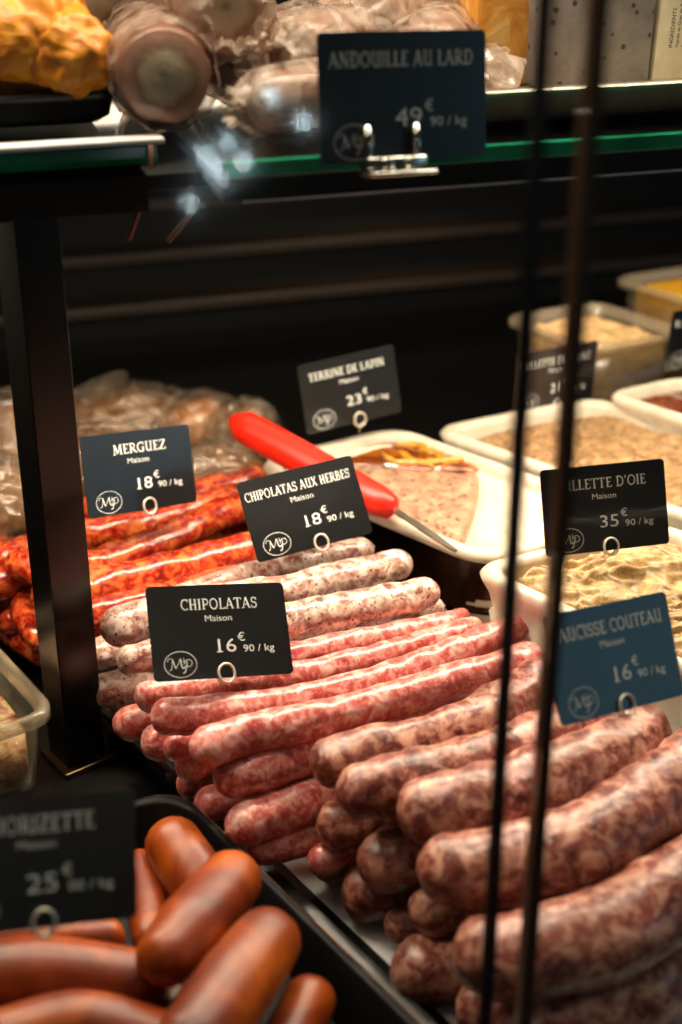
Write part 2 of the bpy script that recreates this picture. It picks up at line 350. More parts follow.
def logo(bm,xc,yc,rx,rz,y):
    s=lambda pts,w: stroke(bm,[(xc+p[0]*rx,yc+p[1]*rz) for p in pts],w,lambda q,yy:(q[0],yy,q[1]),y)
    s(arc(0,0,1,1,0,360,40),.0004)
    # script M and P inside the oval
    s(arc(-.62,.3,.16,.2,200,20,8)+[(-.52,-.1),(-.6,-.38),(-.72,-.42)],.00035)
    s([(-.48,.42),(-.36,-.1),(-.3,-.3)],.0007); s([(-.3,-.3),(-.12,.1),(.02,.46)],.00035)
    s([(.02,.46),(.04,0),(.1,-.26),(.2,-.3),(.3,-.15)],.0007)
    s([(.42,.22),(.36,-.2),(.24,-.62),(.1,-.66)],.0006)
    s([(.24,.05)]+arc(.5,.08,.22,.27,150,-100,12)+[(.4,-.14)],.0004)
    s([(.22,.5),(.26,.1),(.2,-.05)],.00035); s([(.12,.2),(.38,.26)],.00035)
def rotm(y,p,r):
    return Matrix.Rotation(math.radians(y),3,'Z')@Matrix.Rotation(math.radians(p),3,'X')@Matrix.Rotation(math.radians(r),3,'Y')
CW,CH=.086,.056
def card(pos,ypr,name,ti,w,price,label,cap=.0064,cents='90',holder='ring',stem=.05,maison=True,ringx=.004,far=1.0):
    R=rotm(*ypr)*far; pos=Vector((0,0,H))+(Vector(pos)-Vector((0,0,H)))*far; e=empty('price_card',Vector(pos),label,'price card','black price cards standing in the case',rot=R)
    bm=bmesh.new(); q=[Vector((-CW/2,-CH/2)),Vector((CW/2,-CH/2)),Vector((CW/2,CH/2)),Vector((-CW/2,CH/2))]; o=rounded(q,.0032,6)
    a=[bm.verts.new((p.x,0,p.y)) for p in o]; b=[bm.verts.new((p.x,.0008,p.y)) for p in o]; n=len(a)
    for i in range(n): bm.faces.new((a[i],a[(i+1)%n],b[(i+1)%n],b[i]))
    bm.faces.new(a); bm.faces.new(b[::-1]); obj('card_panel',bm,M['card'],e,False,local=True)
    Y=-.0003
    if ti:
        bm=bmesh.new(); xc,ww=w; xc-=.0015; title(bm,ti,xc-ww/2,xc+ww/2,.0163,cap,Y); obj('title_lettering',bm,M['text'],e,False,local=True)
    if price:
        bm=bmesh.new()
        if maison: sans(bm,'Maison',-.0005,.0078,.0037,Y,sx=1.15)
        sans(bm,price,.0092,-.0088,.0080,Y,'RIGHT',sx=1.28); sans(bm,'€',.0100,-.0042,.0050,Y,'LEFT'); sans(bm,cents+' / kg',.0128,-.0112,.0042,Y,'LEFT',sx=1.2)
        if price[0]=='1': box(bm,Vector((.0092-.0108,Y,-.0125)),.0036,.0001,.0007)
        obj('price_lettering',bm,M['text'],e,False,local=True)
    bm=bmesh.new(); logo(bm,-.0265,-.0188,.0098,.0076,Y); obj('monogram',bm,M['text'],e,False,local=True)
    bm=bmesh.new()
    if holder=='ring':
        for dy in (-.0016,.0022): 
            pts=[Vector((ringx+.0049*math.cos(t),dy,-.0255+.0056*math.sin(t))) for t in [2*math.pi*k/20 for k in range(20)]]; tube(bm,pts+[pts[0]],.0008,6,False)
        rg=obj('ring_holder',bm,M['wire'],e,True,local=True); bm=bmesh.new()
        dn=R.inverted()@Vector((0,1,-.72)).normalized(); a0=Vector((ringx,.0012,-.031)); tube(bm,[a0+Vector((0,-.002,0)),a0,a0+dn*stem*.5,a0+dn*stem],.0005,6)
        obj('pick_stem',bm,M['wire'],rg,True,local=True)
    else:
        for sx in (-1,1):
            tube(bm,[Vector((-.0085+sx*.0125,-.002,-.012)),Vector((-.0085+sx*.0125,-.0035,-.022)),Vector((-.0085+sx*.0125,-.001,-.030))],.0021,8)
            tube(bm,[Vector((-.0085+sx*.006,-.009,-.0305)),Vector((-.0085+sx*.006,-.009,-.0255))],.0032,12)
        box(bm,Vector((-.0085,-.004,-.028)),.031,.010,.0055,bev=.0015); box(bm,Vector((-.0085,-.008,-.0325)),.034,.014,.002,bev=.0008)
        obj('steel_clip',bm,M['chrome'],e,True,local=True)
    return e
card((-0.1406,0.9171,0.155),(38.7,-19.7,7.8),'merguez','MERGUEZ',(.0035,.042),'18','black price card reading MERGUEZ 18€90, clipped over the red merguez',cap=.0068)
card((-0.0243,0.885,0.1414),(22.8,-33.0,-3.9),'herbes','CHIPOLATAS AUX HERBES',(.0005,.078),'18','black price card reading CHIPOLATAS AUX HERBES, overlapping the red knife handle',cap=.0064)
card((-0.0709,0.7299,0.1364),(31.0,-40.2,13.0),'chipolatas','CHIPOLATAS',(.0025,.048),'16','black price card reading CHIPOLATAS 16€90, standing over the pink sausages',cap=.0066,ringx=.0005)
card((0.1714,0.8402,0.1635),(14.0,-22.6,.4),'oie',"RILLETTE D'OIE",(.001,.060),'35',"black price card reading RILLETTE D'OIE 35€90, over the goose rillette",cap=.0066,ringx=.0015)
card((0.1416,0.6357,0.1768),(36.4,-29.4,8.3),'couteau','SAUCISSE COUTEAU',(.0005,.076),'16','price card reading SAUCISSE COUTEAU with a blue sheen, over the thick sausages',cap=.0068,ringx=.001,stem=.06)
card((0.0076,1.076,0.1542),(26.7,-12.4,-2.9),'terrine','TERRINE DE LAPIN',(.0005,.068),'23','black price card reading TERRINE DE LAPIN 23€90, at the back of the terrine dish',cap=.0062,stem=.03)
card((0.1859,1.1707,0.128),(29.8,0.6,1.5),'porc','RILLETTE DE PORC',(.0,.074),'21','black price card reading RILLETTE DE PORC, over the dish of pork rillette',cap=.0062,stem=.03)
card((0.3205,1.2127,0.1527),(33.2,3.2,1.4),'right','R',(-.034,.006),'','black price card cut off by the right edge, above the dark sauce bowl',cap=.0062,stem=.02)
card((0.0286,0.6623,0.4544),(27.6,-9.0,2.7),'andouille','ANDOUILLE AU LARD',(.0005,.074),'49','large price card reading ANDOUILLE AU LARD 49€90, clipped to the upper glass shelf',cap=.0066,holder='clip',maison=False,far=1.1)
card((-0.1294,0.487,0.1661),(26.2,-26.8,11.0),'chorizette','CHORIZETTE',(.0015,.050),'25','price card reading CHORIZETTE 25€00 at the lower left before the smoked sausages',cap=.0076,ringx=.002,cents='00',stem=.05)
# ---------------------------------------------------------------- sausages
ZZ=[(0.0781, 0.0791), (0.074, 0.074), (0.0914, 0.0839), (0.0834, 0.0818), (0.054, 0.054), (0.0734, 0.0741), (0.0708, 0.077), (0.0603, 0.0534), (0.0481, 0.0441), (0.0291, 0.0285), (0.049, 0.049), (0.0139, 0.0246), (0.089, 0.089), (0.0941, 0.094), (0.099, 0.0991), (0.079, 0.079), (0.049, 0.049), (0.059, 0.059), (0.024, 0.024), (0.0888, 0.0889), (0.0926, 0.0921), (0.0939, 0.094), (0.098, 0.0972), (0.0768, 0.0777), (0.058, 0.057), (0.0489, 0.049), (0.049, 0.049), (0.0666, 0.0655), (0.0491, 0.0486), (0.0312, 0.0311), (0.039, 0.039), (0.0375, 0.0418), (0.0375, 0.0378), (0.094, 0.0966), (0.0984, 0.0957), (0.1026, 0.0943), (0.0912, 0.0971), (0.0823, 0.0842), (0.043, 0.0457), (0.0591, 0.0602), (0.0548, 0.0563), (0.0232, 0.0216), (0.047, 0.0535), (0.0194, 0.0205), (0.023, 0.0222), (0.0196, 0.0198), (0.0264, 0.0246), (0.0527, 0.0357), (0.0814, 0.0707), (0.0362, 0.0386), (0.044, 0.044), (0.0641, 0.0575), (0.0641, 0.0545), (0.074, 0.0834), (0.044, 0.044), (0.0364, 0.0289)]
SD=[('m', [(0, 563), (40, 547), (86, 534), (140, 526), (190, 512), (236, 497)], 15),
('m', [(88, 508), (140, 504), (200, 494), (262, 480)], 14),
('m', [(14, 562), (50, 572), (88, 566), (130, 553), (176, 534), (215, 517), (262, 500)], 15),
('m', [(40, 598), (88, 589), (130, 580), (176, 569), (210, 560), (275, 545)], 17),
('m', [(60, 565), (150, 560), (200, 545), (262, 530)], 14),
('m', [(45, 628), (88, 615), (141, 602), (190, 590), (240, 578)], 14),
('m', [(-20, 590), (8, 580), (40, 566)], 15),
('m', [(22, 560), (24, 590), (26, 618), (40, 640)], 13),
('m', [(6, 572), (10, 600), (14, 625)], 12),
('m', [(-10, 610), (6, 622), (24, 640), (52, 655)], 14),
('m', [(-30, 560), (-4, 552), (20, 530)], 13),
('m', [(28, 648), (60, 640), (100, 628)], 14),
('h', [(170, 600), (220, 586), (288, 567), (330, 557), (367, 548)], [12, 14, 14, 13, 11]),
('h', [(112, 630), (150, 617), (200, 604), (288, 591), (341, 577), (404, 563)], [20, 19, 17, 16, 16, 14]),
('h', [(125, 661), (170, 652), (220, 640), (292, 621), (376, 606), (430, 591)], [15, 16, 17, 18, 19, 15]),
('h', [(200, 664), (260, 650), (320, 637), (376, 622), (438, 607)], [12, 13, 13, 13, 10]),
('h', [(100, 692), (150, 682), (200, 670), (280, 650)], [17, 19, 18, 15]),
('h', [(95, 655), (140, 640), (200, 625), (270, 612)], [15, 17, 16, 15]),
('h', [(110, 700), (200, 680), (340, 640), (400, 625)], 15),
('c', [(180, 685), (240, 668), (300, 655), (380, 638), (440, 625), (464, 616)], [11, 13, 14, 13, 12, 9]),
('c', [(142, 696), (200, 690), (292, 677), (376, 658), (440, 640), (476, 627)], [15, 14, 14, 14, 14, 11]),
('c', [(160, 717), (210, 714), (295, 703), (376, 682), (440, 660), (485, 642), (520, 625)], [17, 18, 17, 16, 16, 15, 13]),
('c', [(200, 750), (240, 736), (300, 723), (358, 710), (440, 686), (500, 668), (534, 654)], [19, 19, 18, 18, 18, 17, 14]),
('c', [(224, 778), (262, 770), (310, 752), (376, 732), (440, 714), (505, 694)], [19, 22, 21, 19, 17, 15]),
('c', [(236, 828), (275, 813), (320, 797), (380, 775)], [19, 21, 21, 20]),
('c', [(122, 725), (160, 718), (230, 710)], [17, 17, 15]),
('c', [(150, 745), (190, 735), (250, 725)], [17, 17, 15]),
('c', [(170, 748), (215, 738), (280, 725)], [14, 15, 15]),
('c', [(185, 768), (215, 758), (290, 740)], [17, 17, 15]),
('c', [(184, 786), (230, 775), (320, 750)], [14, 15, 15]),
('c', [(204, 806), (240, 796), (320, 775)], [17, 18, 16]),
('c', [(255, 850), (300, 840), (380, 815)], [16, 17, 17]),
('c', [(315, 862), (350, 850), (420, 830)], [15, 17, 17]),
('k', [(330, 762), (356, 757), (440, 738), (500, 712), (548, 672)], [23, 27, 26, 27, 20]),
('k', [(358, 790), (390, 785), (468, 768), (541, 742), (591, 715)], [25, 29, 29, 29, 22]),
('k', [(424, 812), (462, 806), (541, 788), (610, 760), (643, 730)], [31, 35, 38, 37, 28]),
('k', [(448, 868), (496, 868), (580, 848), (647, 806), (700, 755)], [35, 39, 42, 40, 30]),
('k', [(486, 955), (530, 955), (608, 934), (682, 890), (750, 830)], [38, 43, 45, 42, 35]),
('k', [(520, 1030), (608, 1000), (682, 958), (750, 900)], [38, 42, 42, 40]),
('k', [(337, 825), (390, 815), (450, 800)], [24, 26, 28]),
('k', [(384, 862), (430, 850), (500, 830)], [30, 32, 30]),
('k', [(366, 893), (430, 880), (520, 860)], [28, 29, 30]),
('k', [(432, 912), (500, 895), (590, 870)], [26, 28, 30]),
('k', [(402, 926), (450, 915), (540, 895)], [20, 24, 26]),
('k', [(418, 972), (480, 960), (560, 935)], [32, 34, 34]),
('k', [(330, 860), (380, 845), (460, 820)], [22, 24, 26]),
('k', [(480, 1010), (560, 985), (640, 950)], [28, 32, 34]),
('z', [(172, 842), (190, 872), (215, 915)], [28, 31, 30]),
('z', [(164, 958), (190, 930), (232, 880)], [30, 36, 31]),
('z', [(140, 868), (146, 900), (150, 940)], [20, 20, 18]),
('z', [(-60, 950), (20, 940), (108, 938)], [22, 22, 20]),
('z', [(-60, 985), (40, 975), (140, 983)], [36, 38, 32]),
('z', [(0, 1045), (80, 1026), (190, 1050)], [34, 34, 30]),
('z', [(268, 940), (235, 985), (190, 1050)], [34, 40, 40]),
('z', [(310, 1000), (280, 1060)], [27, 27]),
('z', [(225, 950), (190, 1000), (150, 1060)], [28, 30, 30])]
LAB=['top front merguez running under the lower edge of the merguez card',
'rearmost merguez touching the back of the merguez card',
'second merguez from the back, long and glossy right of the post',
'third merguez from the back, crossing below the merguez card',
'merguez mostly hidden between the upper two rows',
'lowest long merguez, just behind the left grey herb sausage',
'short merguez end sticking out left of the post at mid height',
'merguez curling downward just left of the post',
'upright merguez near the left edge of the picture',
'merguez at the bottom of the heap left of the post',
'merguez end at the left edge beside the beige bag',
'merguez tip lowest against the tray rim behind the post',
'rearmost herb chipolata, its tip just under the herbes card ring',
'second herb chipolata from the back, with a blunt right tip',
'third and thickest herb chipolata, flecked with green',
'thin herb chipolata touching the rearmost pink chipolata',
'dark herb chipolata low down beside the post',
'grey herb chipolata end above the lowest one beside the post',
'herb chipolata at the bottom of its pile',
'rearmost pink chipolata, thin, next to the herb sausages',
'second pink chipolata from the back, starting under the chipolatas card',
'third pink chipolata from the back, longest with a bright ridge',
'fourth pink chipolata, lying in front of the longest one',
'plump pink chipolata with its blunt left end over the tray edge',
'dark pink chipolata low down, half under the thick sausages',
'pink chipolata end lowest beside the post foot',
'pale chipolata end just below the third row at the left',
'small chipolata end poking out between the left ends',
'chipolata end under the fourth row at the left',
'little chipolata tip above the tray edge',
'chipolata resting on the tray edge below the plump one',
'shaded chipolata under the dark pink one',
'shaded chipolata end beside the lowest thick sausage',
'rearmost thick sausage, pale, curving up at its right end',
'second thick sausage from the back',
'third thick sausage, plump, passing under the blue price card',
'fourth thick sausage, long and curving to the right edge',
'fifth thick sausage with its round end near the tray',
'bottom thick sausage cut by the lower frame edge',
'round thick sausage end under the second one',
'large round thick sausage end left of the fourth one',
'thick sausage end lying on the white paper',
'small thick sausage end left of the fifth one',
'smallest thick sausage end on the tray floor',
'round thick sausage end lowest at the left of the pile',
'shaded thick sausage end behind the one on the paper',
'thick sausage end under the fifth one near the frame bottom',
'orange smoked sausage at the back of the front pan',
'brown smoked sausage leaning up to the right in the middle of the pan',
'narrow smoked sausage against the edge of the chorizette card',
'smoked sausage lying just under the chorizette card',
'horizontal brown smoked sausage below the card at the left',
'smoked sausage at the bottom left frame edge',
'large smoked sausage pointing up right at the bottom of the pan',
"small smoked sausage end nearest the pan's right rim",
'smoked sausage hidden between the two leaning ones']
KN={'m':'merguez_sausage','h':'herb_chipolata','c':'chipolata','k':'coarse_sausage','z':'chorizette_sausage'}
GRP={'m':'red merguez sausages heaped in the rear tray','h':'herb chipolatas piled behind the pink ones','c':'pink chipolatas piled in the long tray','k':'thick coarse sausages piled at the right front','z':'smoked orange sausages in the front pan'}
def sausage(i,kind,px,rp,z0,z1,label):
    n=len(px); acc=[0]
    for a,b in zip(px,px[1:]): acc.append(acc[-1]+math.hypot(b[0]-a[0],b[1]-a[1]))
    L=acc[-1]; C=[]; R=[]
    rr=[rp]*n if not isinstance(rp,list) else rp
    for k,(u,v) in enumerate(px):
        z=z0+(z1-z0)*acc[k]/L; C.append(W(u,v,z)); R.append(rr[k]*DZ(u,v,z)/F)
    RR=[r*{'k':1.07,'c':1.08,'h':1.08,'m':1.1,'z':1.03}[kind] for r in R]; Q=cr(C,8); QR=[]
    for k in range(n-1):
        for jj in range(8): QR.append(RR[k]+(RR[k+1]-RR[k])*jj/8)
    QR.append(RR[-1]); back=.12 if kind in 'kz' else .45
    al=[0]
    for a,b in zip(Q,Q[1:]): al.append(al[-1]+(b-a).length)
    s0,s1=RR[0]*back,al[-1]-RR[-1]*back; N_=max(8,int((s1-s0)/.005)); P=[]; RR=[]
    for k in range(N_+1):
        s=s0+(s1-s0)*k/N_; q=0
        while q<len(al)-2 and al[q+1]<s: q+=1
        f=(s-al[q])/max(1e-9,al[q+1]-al[q]); P.append(Q[q].lerp(Q[q+1],f)); RR.append(QR[q]*(1-f)+QR[q+1]*f)
    # round the ends: the path given runs to near the tips
    def endcap(p,t,r):
        o=[]; q=[]
        for a in (18,36,52,66,78): o.append(p+t*r*math.sin(math.radians(a))*.95); q.append(r*math.cos(math.radians(a)))
        o.append(p+t*r*.955); q.append(r*.07)
        if kind in 'ch' and i%3==0: o.append(p+t*r*1.12); q.append(r*.10)
        return o,q
    t1=(P[-1]-P[-2]).normalized(); t0=(P[0]-P[1]).normalized()
    a,ra=endcap(P[0],t0,RR[0]); b,rb=endcap(P[-1],t1,RR[-1])
    P=a[::-1]+P+b; RR=ra[::-1]+RR+rb
    amp={'m':.0018,'c':.0016,'h':.0017,'k':.0024,'z':.0003}[kind]
    RR=[r*(1+(.05 if kind!='z' else .01)*noise.noise(Vector((k*.35,i*3.1,0)))) for k,r in enumerate(RR)]
    bm=bmesh.new(); tube(bm,P,RR,22,True,amp,seed=i*1.7)
    o=obj(KN[kind],bm,M[kind]); tag(o,label,'sausage',GRP[kind]); return o
for i,((k,px,rp),(z0,z1)) in enumerate(zip(SD,ZZ)): sausage(i,k,px,rp,z0,z1,LAB[i])
# ---------------------------------------------------------------- trays
AV,AU=-36,54
O=W(256,865,.02); vV,vU=az(AV),az(AU)
def along(s,u=0,z=0): p=O+vV*s+vU*u; p.z=z; return p
sb=(W(80,705,.02)-O).dot(vV)
def tray(name,q,zr,zb,rim,label,mat,cat='tray',r=.012,kind=None,rm=None,group=None,wall=.006,edge=None):
    bm=bmesh.new(); rm=1 if edge else 0
    loft(bm,q,[(wall+.003,zb,r,0),(wall*.6,zb+.004,r,0),(.002,zr-.006,r,0),(0,zr-.004,r,rm),(0,zr-.001,r,rm),(.0015,zr,r,0),(rim,zr,r,0),(rim+.0015,zr-.002,r,0),(rim+wall,zb+.004,r,0),(rim+wall+.004,zb+.002,r*.7,0)])
    o=obj(name,bm,mat,mats=[mat,edge or mat]); autosmooth(o,50); return tag(o,label,cat,group)
big=q2(along(-.30),along(-.30,.226),along(sb,.226),along(sb))
tray('sausage_tray',big,.02,.001,.008,'long black tray holding the pink chipolatas and thick sausages','black' and M['blacktray'],'tray',edge=M['darksteel'])
mer=q2(along(sb+.012),along(sb+.012,.205),along(sb+.30,.205),along(sb+.30))
tray('merguez_tray',mer,.02,.001,.008,'black tray under the red merguez behind the post',M['blacktray'])
# paper liner in the big tray
bm=bmesh.new(); q=q2(along(-.29,.024),along(-.29,.21),along(sb-.02,.21),along(sb-.02,.024))
a=[bm.verts.new((p.x,p.y,.0032)) for p in rounded(q,.01,5)]; b=[bm.verts.new((p.x,p.y,.0042)) for p in rounded(q,.01,5)]
for i in range(len(a)): bm.faces.new((a[i],a[(i+1)%len(a)],b[(i+1)%len(a)],b[i]))
bm.faces.new(b); bm.faces.new(a[::-1]); tag(obj('paper_liner',bm,M['paper'],smooth=False),'white paper sheet lining the tray below the thick sausages','paper')
# chorizette pan
cc=W(150,786,.045); c2=Vector((cc.x,cc.y,0))
zq=q2(c2-vV*.36-vU*.30,c2-vV*.36+vU*.0,c2+vU*.0,c2-vU*.30)
k=q2(W(262,872,.045)); kk=Vector((W(205,812,.045).x,W(205,812,.045).y,0))
cR=kk+vV*.035; zq=q2(cR-vV*.40-vU*.30,cR-vV*.40,cR,cR-vU*.30)
tray('sausage_pan',zq,.045,.001,.005,'glossy black round-cornered pan holding smoked orange sausages',M['panblack'],'pan',r=.03,edge=M['steel'])
# ---------------------------------------------------------------- white dishes
def skew(C,L,B,zr,azU,azV):
    c,l,b=W(*C,zr),W(*L,zr),W(*B,zr)
    return ray_quad(c,azU,(b-l).length,azV,(l-c).length)
def dish(name,q,zr,zb,label,r=.03,outer=None,w=.008,cat='dish'):
    e=empty(name,Vector((q[0].x,q[0].y,zb)),label,cat)
    if outer:
        bm=bmesh.new(); loft(bm,q,[(.020,zb,r*.7,0),(.016,zb+.004,r*.8,0),(.012,zr*.45,r,0),(.0085,zr*.47,r,0),(.0085,zr*.5,r,0),(.011,zr*.52,r,0),(.006,zr-.010,r,0),(.006,zr-.006,r,0),(.009,zr-.007,r,0),(.016,zb+.003,r*.8,0)]); obj('metal_shell',bm,outer,e)
    bm=bmesh.new(); b0=zb+.006 if outer else zb
    pre=[(.03,zr-.02,r,0),(.014,zr-.009,r,0)] if outer else [(.012,zb,r*.6,0),(.008,zb+.004,r*.8,0)]+[(.007-.0045*t,zb+.004+(zr-zb-.014)*t,r,0) for t in (.2,.22,.4,.42,.6,.62,.8,.82,.95)]
    if not outer:
        pre=pre[:2]+[(x[0]+(.0018 if i%2 else 0),x[1],r,0) for i,x in enumerate(pre[2:])]
    loft(bm,q,pre+[(0,zr-.008,r,0),(-.001,zr-.004,r,0),(.001,zr,r,0),(w*.6,zr+.0008,r,0),(w,zr-.001,r*.9,0),(w+.001,zr-.005,r*.9,0),(w+.006,b0+.010,r*.8,0),(w+.010,b0+.006,r*.6,0)],cap_first=not outer or True)
    obj('white_bowl' if outer else 'white_wall',bm,M['white'],e); return e
tq=skew((488,560),(258,458),(398,420),.105,58,-46)
dish('terrine_dish',tq,.105,.001,'white enamel terrine dish in a dark metal pan beside the herb sausages',r=.03,outer=M['darksteel'])
oq=skew((735,690),(492,556),(690,520),.125,64,-43)
dish('goose_rillette_dish',oq,.125,.001,"white ridged dish of goose rillette at the right edge",r=.022)
pq=skew((780,545),(436,424),(602,392),.105,64,-48)
dish('pork_rillette_dish',pq,.105,.001,'white dish of pork rillette at the back right',r=.03)
bq=skew((705,424),(624,386),(690,364),.115,62,-45)
dish('sauce_bowl',bq,.115,.001,'small white bowl of dark sauce at the far right',r=.02,w=.006)
def iq(q,d): return inset_quad(q,d)
# terrine contents
z=.090; P=lambda u,v,z=z:(lambda p:Vector((p.x,p.y)))(W(u,v,z))
def bil(q,a,b): return (q[0]*(1-a)+q[1]*a)*(1-b)+(q[3]*(1-a)+q[2]*a)*b
ti=iq(tq,.014)
e=empty('rabbit_terrine',Vector((bil(ti,.5,.5).x,bil(ti,.5,.5).y,.02)),'cut block of coarse pink rabbit terrine with amber jelly','terrine')
tcut=[P(466,556),P(488,456),P(300,440),P(282,470)]
cut0,cut1=P(463,548,.097),P(486,458,.097)
# left part of the dish: clip polygon between v=cut line and far-left end
tp=[cut0,cut1,bil(ti,.97,.98),bil(ti,.03,.98)]
import itertools
grid_food('terrine_block',[tp[0],tp[1],tp[2],tp[3]],.097,.018,M['terrine'],amp=.0022,freq=60,parent=e,n=70)
jp=[bil(tp,.80,.02),bil(tp,.985,.02),bil(tp,.985,.985),bil(tp,.30,.985)]
grid_food('amber_jelly',jp,.1005,.095,M['aspic'],amp=.0012,freq=50,seed=3,parent=e,n=40)
for k in range(4):
    a=[.66,.74,.86,.93,.80][k]; bm=bmesh.new(); pts=[]
    for j in range(9):
        t=[.35,.3,.15,.4,.55][k]+.06*j; p=bil(tp,min(.96,a+.05*math.sin(j*.9+k)),t); pts.append(Vector((p.x,p.y,.1015)))
    R_=[.0008,.002,.003,.0026,.003,.0024,.003,.0016,.0008]; tube(bm,pts,R_,8,noiseamp=.001,seed=k); obj('fat_strip',bm,M['fat'],e)
bm=bmesh.new()
for k in range(3): pass
bm.free()
gi=iq(oq,.013); o=grid_food('goose_rillette',gi,.1165,.02,M['rillette'],amp=.0062,freq=36,seed=2,n=150,ridge=True); tag(o,'cream folded goose rillette filling the ridged white dish','rillette')
gi=iq(pq,.015); o=grid_food('pork_rillette',gi,.099,.02,M['rillette2'],amp=.004,freq=45,seed=9,n=90); tag(o,'coarse beige pork rillette filling the back white dish','rillette')
gi=iq(bq,.009); o=grid_food('dark_sauce',gi,.110,.02,M['darksauce'],amp=.002,freq=40,seed=5,n=30); tag(o,'dark brown jellied sauce in the small white bowl','sauce')
# knife
a,b=W(234,421,.147),W(392,508,.118); d=(b-a).normalized()
e=empty('serving_knife',b,'knife with a thick red plastic handle resting on the terrine dish','knife')
bm=bmesh.new(); n=14; pts=[a+(b-a)*i/n for i in range(n+1)]; R_=[.0116+.0014*math.sin(i/n*3.0+.6) for i in range(n+1)]; R_[0]=.0065; R_[-1]=.0085
pts=[a-d*.004]+pts+[b+d*.003]; R_=[.002]+R_+[.004]; tube(bm,pts,R_,18); obj('red_handle',bm,M['red'],e)
c=W(456,551,.110); s=d.cross(Vector((0,0,1))).normalized(); dd=(c-b).normalized(); s=dd.cross(Vector((0,0,1))).normalized(); up=s.cross(dd)
bm=bmesh.new(); vs=[]
for p,wd in ((b-dd*.004,.003),(b+dd*.012,.0042),(b+(c-b)*.75,.0045),(c,.002)):
    vs.append([bm.verts.new(p+s*wd*.6*x+up*.0009*y) for x,y in ((-1,-1),(1,-1),(1,1),(-1,1))])
for g,h in zip(vs,vs[1:]):
    for i in range(4): bm.faces.new((g[i],g[(i+1)%4],h[(i+1)%4],h[i]))
bm.faces.new(vs[0]); bm.faces.new(vs[-1][::-1]); obj('steel_blade',bm,M['steel'],e,False)
# plastic tubs
def tub(name,q,zr,zb,fill,fm,label,flabel,r=.02,fname='salad',fr=.004,fa=.004,seed=0):
    e=empty(name,Vector((q[0].x,q[0].y,zb)),label,'plastic tub')
    bm=bmesh.new(); loft(bm,q,[(.014,zb,r*.6,0),(.010,zb+.003,r*.8,0),(.005,zr-.008,r,0),(.0062,zr-.008,r,0),(.0112,zb+.004,r*.8,0),(.015,zb+.0015,r*.6,0)]); obj('tub_wall',bm,M['tub'],e)
    bm=bmesh.new(); loft(bm,q,[(.0048,zr-.0085,r,0),(-.001,zr-.008,r,0),(-.001,zr-.001,r,0),(.001,zr+.001,r,0),(.0035,zr+.0006,r,0),(.0045,zr-.002,r,0),(.0064,zr-.0085,r,0)],cap_first=False,cap_last=False); obj('tub_rim',bm,M['rimplastic'],e)
    o=grid_food(fname,iq(q,.0125),fill,zb+.005,fm,amp=fa,freq=35,seed=seed,n=50); tag(o,flabel,'food')
tub('salad_tub',skew((596,348),(504,316),(592,298),.14,64,-40),.14,.05,.133,M['beigesalad'],'clear plastic tub of beige salad behind the pork rillette','beige salad inside the clear tub behind the pork rillette',fname='beige_salad',seed=4)
tub('salad_tub',skew((738,314),(652,270),(752,256),.14,64,-40),.14,.04,.135,M['custard'],'plastic tub of yellow salad at the far right back','smooth yellow salad inside the rearmost tub',fname='yellow_salad',seed=6,fa=.0015)
R_=W(51,712,.065); R_=Vector((R_.x,R_.y)); u_=az(56).xy; v_=az(-35).xy; R_=R_+u_*.004
LQ=[R_-u_*.15,R_,R_+v_*.12,R_-u_*.15+v_*.12]
tub('salad_tub',LQ,.065,.002,.050,M['marinade'],'frosted plastic tub of marinated meat left of the black post','marinated beige meat with green herbs in the left tub',fname='marinated_meat',seed=8,fa=.010)
# second salad tub stack base: dark plinth steps at the back
bm=bmesh.new(); q=q2(W(500,395,.06),W(760,520,.06))
pb=skew((596,348),(504,316),(592,298),.14,64,-40)
bm.free(); bm=bmesh.new(); loft(bm,inset_quad(pb,.012),[(0,.001,.01,0),(0,.0485,.01,0)]); autosmooth(tag(obj('riser_block',bm,M['matteblack']),'low black riser block under the clear beige tub','riser'))
pb=skew((738,314),(652,270),(752,256),.14,64,-40)
bm=bmesh.new(); loft(bm,inset_quad(pb,.012),[(0,.001,.01,0),(0,.0385,.01,0)]); autosmooth(tag(obj('riser_block',bm,M['matteblack']),'rear black riser block under the yellow tub','riser'))
